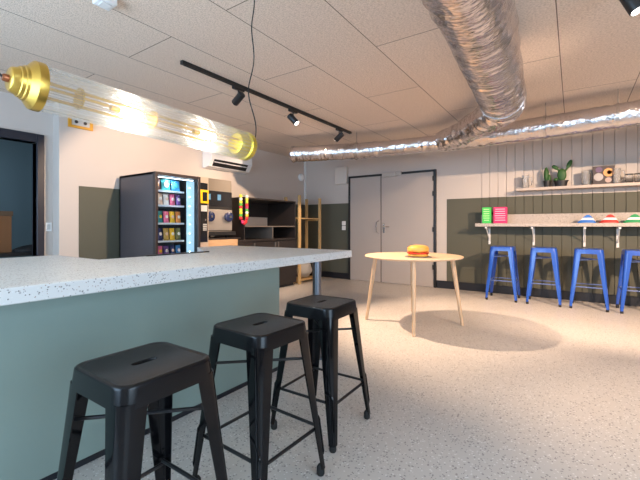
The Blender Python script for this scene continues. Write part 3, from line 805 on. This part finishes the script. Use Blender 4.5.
# ------------------------------------------------------------------ wall fittings
t = thing('air_conditioner', (-4.67, 4.16, 1.96), 'white wall air conditioner above the coffee machine, partly behind the glass lamp', 'air conditioner')
m = MB()
prof = [(XL, 1.965), (XL, 2.25), (XL + .17, 2.25), (XL + .215, 2.22), (XL + .22, 2.10), (XL + .15, 1.985), (XL + .03, 1.965)]
a = [m.bm.verts.new((p[0], 3.73, p[1])) for p in prof]; b = [m.bm.verts.new((p[0], 4.60, p[1])) for p in prof]
m.bm.faces.new(a); m.bm.faces.new(b[::-1])
for i in range(len(prof)): m.bm.faces.new((a[i], b[i], b[(i + 1) % len(prof)], a[(i + 1) % len(prof)]))
rel(m.build('casing', M['white_plastic'], None, .006), t)
def plank(y0, y1, p0, p1, th):
    m = MB(); d = Vector((p1[0] - p0[0], p1[1] - p0[1])); nn = Vector((d.y, -d.x)).normalized() * th
    q = [(p0[0], p0[1]), (p1[0], p1[1]), (p1[0] + nn.x, p1[1] + nn.y), (p0[0] + nn.x, p0[1] + nn.y)]
    a = [m.bm.verts.new((c[0], y0, c[1])) for c in q]; b = [m.bm.verts.new((c[0], y1, c[1])) for c in q]
    m.bm.faces.new(a); m.bm.faces.new(b[::-1])
    for i in range(4): m.bm.faces.new((a[i], b[i], b[(i + 1) % 4], a[(i + 1) % 4]))
    return m
rel(plank(3.79, 4.50, (XL + .156, 1.996), (XL + .216, 2.094), .004).build('air_outlet', M['black_plastic'], None), t)
rel(plank(3.80, 4.49, (XL + .184, 2.046), (XL + .196, 2.064), .006).build('louvre', M['white_plastic'], None), t)

t = thing('socket_frame', (XL, 2.0, 2.27), 'ochre yellow framed double socket high on the left wall', 'socket')
m = MB(); y0, y1, z0, z1 = 1.865, 2.13, 2.20, 2.345
m.box(XL, XL + .02, y0, y1, z0, z0 + .03); m.box(XL, XL + .02, y0, y1, z1 - .03, z1); m.box(XL, XL + .02, y0, y0 + .035, z0 + .03, z1 - .03); m.box(XL, XL + .02, y1 - .035, y1, z0 + .03, z1 - .03)
rel(m.build('frame', M['ochre'], None, .003), t)
pl = rel(boxo('plate', M['lgrey'], (XL, XL + .012, y0 + .035, y1 - .035, z0 + .03, z1 - .03), None), t)
for y in (1.95, 2.045):
    m = MB(); m.lathe([(.019, 0), (.019, .004)], 16, (XL + .012, y, 2.272), (1, 0, 0)); m.build('socket_hole', M['black_plastic'], pl)
m = MB(); m.lathe([(.075, 0), (.08, .02), (.06, .05), (.02, .055)], 28, (XL, 6.25, 2.09), (1, 0, 0))
tag(m.build('wall_sounder', M['white_plastic']), 'round white alarm sounder high on the left wall near the corner', 'alarm')
m = MB(); m.box(-3.975, -3.70, YB - .075, YB, 1.90, 2.24)
t = tag(m.build('fuse_box', plain('cream_box', (.60, .55, .50), .5), None, .005), 'cream electrical box on the back wall up left of the double door', 'electrical box')
for z, lab in ((1.115, 'upper square white light switch left of the double door'), (1.02, 'lower square white light switch left of the double door')):
    t = thing('light_switch', (-3.80, YB - .004, z), lab, 'switch')
    boxo('plate', M['white_plastic'], (-.042, .042, -.01, 0, -.042, .042), t, .002); boxo('rocker', M['white'], (-.022, .022, -.014, -.01, -.03, .03), t, .001)
t = thing('light_switch', (XD, 1.735, 1.05), 'small white switch right beside the dark left doorway', 'switch')
boxo('plate', M['white_plastic'], (0, .012, -.03, .03, -.05, .05), t, .002); boxo('rocker', M['lgrey'], (.012, .016, -.015, .015, -.03, .03), t)

# beyond the left doorway
area('back_room_fill', (-6.0, .06, 1.5), (1.4, 1.4), (R(90), 0, 0), 9, (.6, .8, 1.0))  # fill lamp added to brighten this room, no window is built here
t = thing('storage_table', (-5.9, 1.55, 0), 'dark storage table seen through the left doorway', 'table')
boxo('table_top', M['cab'], (-.45, .45, -.7, .55, .70, .74), t, .003)
for x in (-.42, .42):
    for y in (-.66, .5): boxo('leg', M['cab'], (x - .02, x + .02, y - .02, y + .02, 0, .70), t)
t = thing('cardboard_box', (-5.85, 1.36, .74), 'brown cardboard box on the table through the left doorway', 'box')
boxo('box_body', M['card'], (-.2, .2, -.28, .24, 0, .44), t, .003)
m = MB(); m.box(-.21, .21, -.29, .25, .44, .50); m.build('lid', plain('lid_cardboard', (.20, .11, .06), .8), t, .003)
m = MB(); m.box(-.15, .15, -.18, .12, 0, .22)
tag(m.build('paper_stack', M['paper'], None, .003), 'pile of white papers on the cardboard box in the left doorway', 'paper').location = (-5.85, 1.36, 1.24)
t = thing('black_bag', (-5.60, 1.80, .74), 'low black folded bag on the dark table through the left doorway', 'bag')
m = MB(); m.ball((0, 0, .015), .1, 1.2, 2.0, .7, 20, 12)
for v in m.bm.verts: v.co.z = max(0, v.co.z + noise.noise(v.co * 14) * .01)
m.build('body', plain('black_cloth', (.010, .010, .012), .7), t); boxo('zip_tag', M['lgrey'], (.07, .09, .05, .10, .02, .035), t, .003)

# ------------------------------------------------------------------ ceiling fittings
def spot(loc, aim, label, energy=None, size=R(75), group='track spotlights', color=WARM, blend=.6, soft=.02):
    """black track spotlight hanging from its track at loc, aimed at a point"""
    t = thing('track_spotlight', loc, label, 'spotlight', 0, group)
    boxo('track_adapter', M['black_plastic'], (-.018, .018, -.07, .07, -.028, 0), t, .003)
    MB().cyl((0, 0, -.028), (0, 0, -.075), .008, seg=10).build('arm', M['black_plastic'], t)
    d = (Vector(aim) - (Vector(loc) + Vector((0, 0, -.11)))).normalized()
    c = Vector((0, 0, -.11))
    MB().lathe([(.030, -.07), (.037, -.066), (.037, .066), (.034, .07)], 24, c, d).build('lamp_head', M['black_plastic'], t)
    MB().lathe([(.029, .0705), (.029, .072)], 20, c, d).build('lens', M['spot_face'], t)
    L = bpy.data.lights.new('spot_lamp', 'SPOT'); L.energy = SPOT_K * energy; L.color = color
    L.spot_size = size; L.spot_blend = blend; L.shadow_soft_size = soft
    lo = bpy.data.objects.new('spot_lamp', L); COL.objects.link(lo); lo.parent = t
    lo.location = c + d * .085; lo.rotation_euler = d.to_track_quat('-Z', 'Y').to_euler()
    return t
t = thing('ceiling_track', (-2.75, 3.3, H), 'long black lighting track on the ceiling carrying three spotlights', 'lighting track')
boxo('rail', M['black_plastic'], (-.018, .018, -1.37, 1.53, -.032, 0), t, .002)
boxo('rail_slot', M['rubber'], (-.008, .008, -1.35, 1.51, -.034, -.031), t)
ZT = H - .032
spot((-2.75, 2.58, ZT), (-4.78, 2.85, 1.3), 'black track spotlight nearest the camera, turned to the left wall', 88, R(74), blend=.35)
spot((-2.75, 3.45, ZT), (-1.1, 3.95, 0.5), 'lit track spotlight in the middle of the long track, turned to the round table', 190, R(76))
spot((-2.75, 4.50, ZT), (-4.6, 4.4, .9), 'black track spotlight at the far end of the long track', 85, R(85))
t = thing('ceiling_track', (.9, 2.72, H), 'second lighting track on the ceiling at the upper right corner', 'lighting track')
boxo('rail', M['black_plastic'], (-.66, 1.6, -.018, .018, -.032, 0), t, .002)
spot((.27, 2.72, ZT), (1.1, 2.5, 0.3), 'lit black spotlight at the top right corner of the picture', 40, R(85))
spot((.75, 2.72, ZT), (-1.7, 4.7, 0.6), 'lit black spotlight outside the right edge, turned towards the double door', 90, R(85))
spot((1.15, 2.72, ZT), (.0, 6.3, .6), 'lit black spotlight outside the right edge, turned to the wall bar', 15, R(80))
spot((2.1, 2.72, ZT), (-.1, 6.0, .35), 'lit black spotlight at the far right end of the second track', 410, R(62), blend=.7, soft=.012)
#spot((-.4, 2.72, ZT), (-.7, 3.2, 0), 'black spotlight at the left end of the second track', 30, R(110))

t = thing('ceiling_sensor', (-2.385, 1.135, H), 'small white square box on the ceiling at the upper left', 'sensor')
boxo('housing', M['white_plastic'], (-.055, .055, -.05, .05, -.045, 0), t, .006)
boxo('lens_cover', M['white'], (-.03, .03, -.03, .03, -.052, -.045), t, .004)

# foil ducts
def smooth_path(pts, n):
    out = []
    P = [Vector(p) for p in pts]; P = [P[0] * 2 - P[1]] + P + [P[-1] * 2 - P[-2]]
    for i in range(1, len(P) - 2):
        for k in range(n):
            u = k / n; a, b, c, d = P[i - 1:i + 3]
            out.append(.5 * ((2 * b) + (c - a) * u + (2 * a - 5 * b + 4 * c - d) * u * u + (3 * b - a - 3 * c + d) * u ** 3))
    out.append(P[-2]); return out
def duct(path, r, amp, seed, parent, name='foil_tube'):
    def rf(i, a):
        p = path[i]
        w = noise.noise(Vector((i * 1.1 + seed, math.cos(a) * 1.2, math.sin(a) * 1.2)))
        w2 = noise.noise(Vector((i * .35 + seed, math.cos(a) * 2.5, math.sin(a) * 2.5)))
        return 1 + amp * w + amp * .7 * w2
    return rel(MB().tube(path, r, 40, rf, uv=True).build(name, M['foil'], None), parent)
t = thing('large_foil_duct', (-.5, 2.0, 2.25), 'wide crinkled silver foil duct running under the ceiling towards the back wall', 'duct')
ZD = 2.26
p = smooth_path([(-.44, -2.5, ZD), (-.44, 0, ZD), (-.44, 1.2, ZD), (-.45, 2.1, ZD), (-.50, 3.0, ZD), (-.54, 3.6, ZD), (-.56, 3.98, ZD)], 34)
duct(p, .195, .05, 0, t)
m = MB(); m.tube([p[-16] + Vector((0, -.02, 0)), p[-16] + Vector((0, .02, 0))], .203, 40); rel(m.build('clamp_ring', M['chrome'], None), t)
p2 = smooth_path([(-.555, 3.88, ZD), (-.60, 4.10, ZD - .01), (-.85, 4.45, 2.23), (-1.15, 4.76, 2.20), (-1.42, 4.95, 2.19)], 14)
n2 = len(p2)
duct(p2, lambda i: .19 - .06 * min(1, (i / n2) * 1.2), .15, 30, t, 'foil_elbow')
t = thing('wall_foil_duct', (-1.0, 5.0, 2.19), 'slimmer silver foil duct running along the back wall above the double door', 'duct')
p = smooth_path([(-3.63, 4.56, 2.185), (-3.1, 4.75, 2.185), (-2.55, 4.93, 2.185), (-1.9, 5.02, 2.19), (-1.38, 5.05, 2.19), (-.8, 5.0, 2.19), (-.1, 4.93, 2.19), (.55, 4.86, 2.19), (1.5, 4.80, 2.19), (2.95, 4.75, 2.19)], 26)
duct(p, lambda i: .118 if i < 60 else (.105 if i < 100 else .125), .07, 60, t)
d = (p[0] - p[3]).normalized()
m = MB(); m.lathe([(.128, -.03), (.132, -.01), (.13, 0), (.10, .004), (.09, -.02), (.002, -.02)], 32, p[0] + d * .01, d); rel(m.build('end_collar', M['foil'], None), t)
for k in (46, 150, 176):
    q = p[k]; m = MB(); dd = (p[k + 1] - p[k]).normalized()
    m.tube([q - dd * .012, q + dd * .012], .133, 32); m.cyl((q.x, q.y, q.z + .12), (q.x, q.y, H), .006, seg=8)
    rel(m.build('hanger_clamp', M['chrome'], None), t)
# black cable lying along the duct tops
m = MB(); m.tube(smooth_path([(-3.9, 5.72, H - .012), (-2.6, 5.76, H - .013), (-1.6, 5.86, H - .013), (-.4, 5.84, H - .013), (.65, 5.75, H - .012), (1.8, 5.72, H - .012)], 8), .012, 8)
tag(m.build('ceiling_cable', M['rubber']), 'black cable running along the ceiling above the back wall duct', 'cable')

# ------------------------------------------------------------------ long glass rod pendant lamp
LX = -1.55; yl, yr_ = .505, 1.50
zl, zr = 1.548, 1.517
axis = Vector((0, yr_ - yl, zr - zl)).normalized()
A = Vector((LX, yl, zl)); Bp = Vector((LX, yr_, zr))
t = thing('glass_pendant_lamp', tuple((A + Bp) / 2), 'long hanging lamp of clear glass rods with brass ends above the bar', 'pendant lamp')
q = axis.to_track_quat('Z', 'Y'); Lg = (Bp - A).length
RG = .074
m = MB()
for k in range(26):
    a = 2 * PI * k / 26; o_ = q @ Vector((RG * math.cos(a), RG * math.sin(a), 0))
    m.lathe([(.0072, -.01), (.0072, Lg + .02)], 12, A + o_, axis)
def thin_glass():
    g = bpy.data.materials.new('lamp_rod_glass'); g.use_nodes = True; nt = g.node_tree; nt.nodes.clear()
    N = nt.nodes.new; out = N('ShaderNodeOutputMaterial'); tr = N('ShaderNodeBsdfTransparent'); gl = N('ShaderNodeBsdfGlossy'); tl = N('ShaderNodeBsdfTranslucent'); df = N('ShaderNodeBsdfDiffuse')
    tr.inputs[0].default_value = (.975, .975, .97, 1); gl.inputs['Roughness'].default_value = .08; gl.inputs[0].default_value = (1, 1, 1, 1)
    tl.inputs[0].default_value = (1, .98, .93, 1); df.inputs[0].default_value = (.9, .9, .88, 1)
    lw = N('ShaderNodeLayerWeight'); lw.inputs[0].default_value = .4; fr = N('ShaderNodeMath'); fr.operation = 'MULTIPLY'; fr.inputs[1].default_value = .5; nt.links.new(lw.outputs['Facing'], fr.inputs[0])
    a = N('ShaderNodeMixShader'); b = N('ShaderNodeMixShader'); c = N('ShaderNodeMixShader'); L = nt.links.new
    a.inputs[0].default_value = .5; L(tl.outputs[0], a.inputs[1]); L(df.outputs[0], a.inputs[2])
    b.inputs[0].default_value = .10; L(tr.outputs[0], b.inputs[1]); L(a.outputs[0], b.inputs[2])
    L(fr.outputs[0], c.inputs[0]); L(b.outputs[0], c.inputs[1]); L(gl.outputs[0], c.inputs[2]); L(c.outputs[0], out.inputs[0])
    return g
rel(m.build('glass_rods', thin_glass(), None), t)
MBc = MB().lathe([(.012, -.076), (.036, -.075), (.041, -.071), (.048, -.052), (.052, -.050), (.054, -.040), (.058, -.038), (.060, -.030), (.074, -.020), (.083, -.012), (.085, .000), (.085, .014), (.078, .016), (.070, .006), (.002, .004)], 40, A, axis)
rel(MBc.build('brass_end_cap', M['brass'], None), t)
MBc = MB().lathe([(.030, -.075), (.056, -.070), (.066, -.050), (.067, -.010), (.078, -.006), (.081, .004), (.080, .018), (.070, .034), (.045, .046), (.012, .052)], 40, Bp, axis)
rel(MBc.build('brass_end_cap', M['gold_glass'], None), t)
m = MB()
for k in range(3):
    a = 2 * PI * k / 3 + .5; o_ = q @ Vector((.030 * math.cos(a), .030 * math.sin(a), 0))
    m.lathe([(.006, 0), (.006, Lg)], 8, A + o_, axis)
rel(m.build('inner_brass_rods', M['brass'], None), t)
for fr in (.20, .50, .80):
    c = A + axis * Lg * fr
    m = MB(); m.lathe([(.04, -.004), (.04, .004)], 20, c - axis * .06, axis); rel(m.build('rod_spacer', M['brass'], None), t)
for fr in (.34, .74):
    c = A + axis * Lg * fr
    m = MB(); m.lathe([(.006, -.05), (.014, -.045), (.019, -.02), (.019, .03), (.012, .048), (.004, .05)], 16, c, axis)
    rel(m.build('light_bulb', M['bulb'], None), t)
    pd = bpy.data.lights.new('bulb_light', 'POINT'); pd.energy = 2.6; pd.color = (1, .95, .85); pd.shadow_soft_size = .03
    po = bpy.data.objects.new('bulb_light', pd); COL.objects.link(po); po.parent = t; po.location = c + Vector((0, 0, -.03)) - t.location
    m = MB(); m.lathe([(.012, -.085), (.012, -.045)], 14, c, axis); rel(m.build('bulb_socket', M['brass'], None), t)
# suspension cables
e1 = A - axis * .09; e2 = Bp + axis * .052
m = MB(); m.tube([e1, e1 + Vector((0, -.02, .02)), e1 + Vector((-.0, -.035, .012)), e1 + Vector((0, -.045, .05)), e1 + Vector((.0, -.055, .2)), e1 + Vector((0, -.05, .5)), Vector((e1.x, e1.y - .04, H))], .003, 6)
rel(m.build('suspension_cable', M['rubber'], None), t)
pts = [e2, e2 + Vector((.0, .012, .02))]
import itertools
for k in range(1, 26):
    z = e2.z + .02 + (H - e2.z - .02) * k / 25
    pts.append(Vector((e2.x + .010 * math.sin(k * .5), e2.y + .012 + .016 * math.sin(k * .62) + .010 * math.sin(k * .27 + 2), z)))
m = MB(); m.tube(smooth_path(pts, 2), .0034, 6); rel(m.build('suspension_cable', M['rubber'], None), t)
m = MB(); m.lathe([(.010, -.092), (.013, -.088), (.013, -.075)], 12, A, axis); rel(m.build('cable_hook', plain('copper_hook', (.35, .12, .05), .35, metal=.8), None), t)
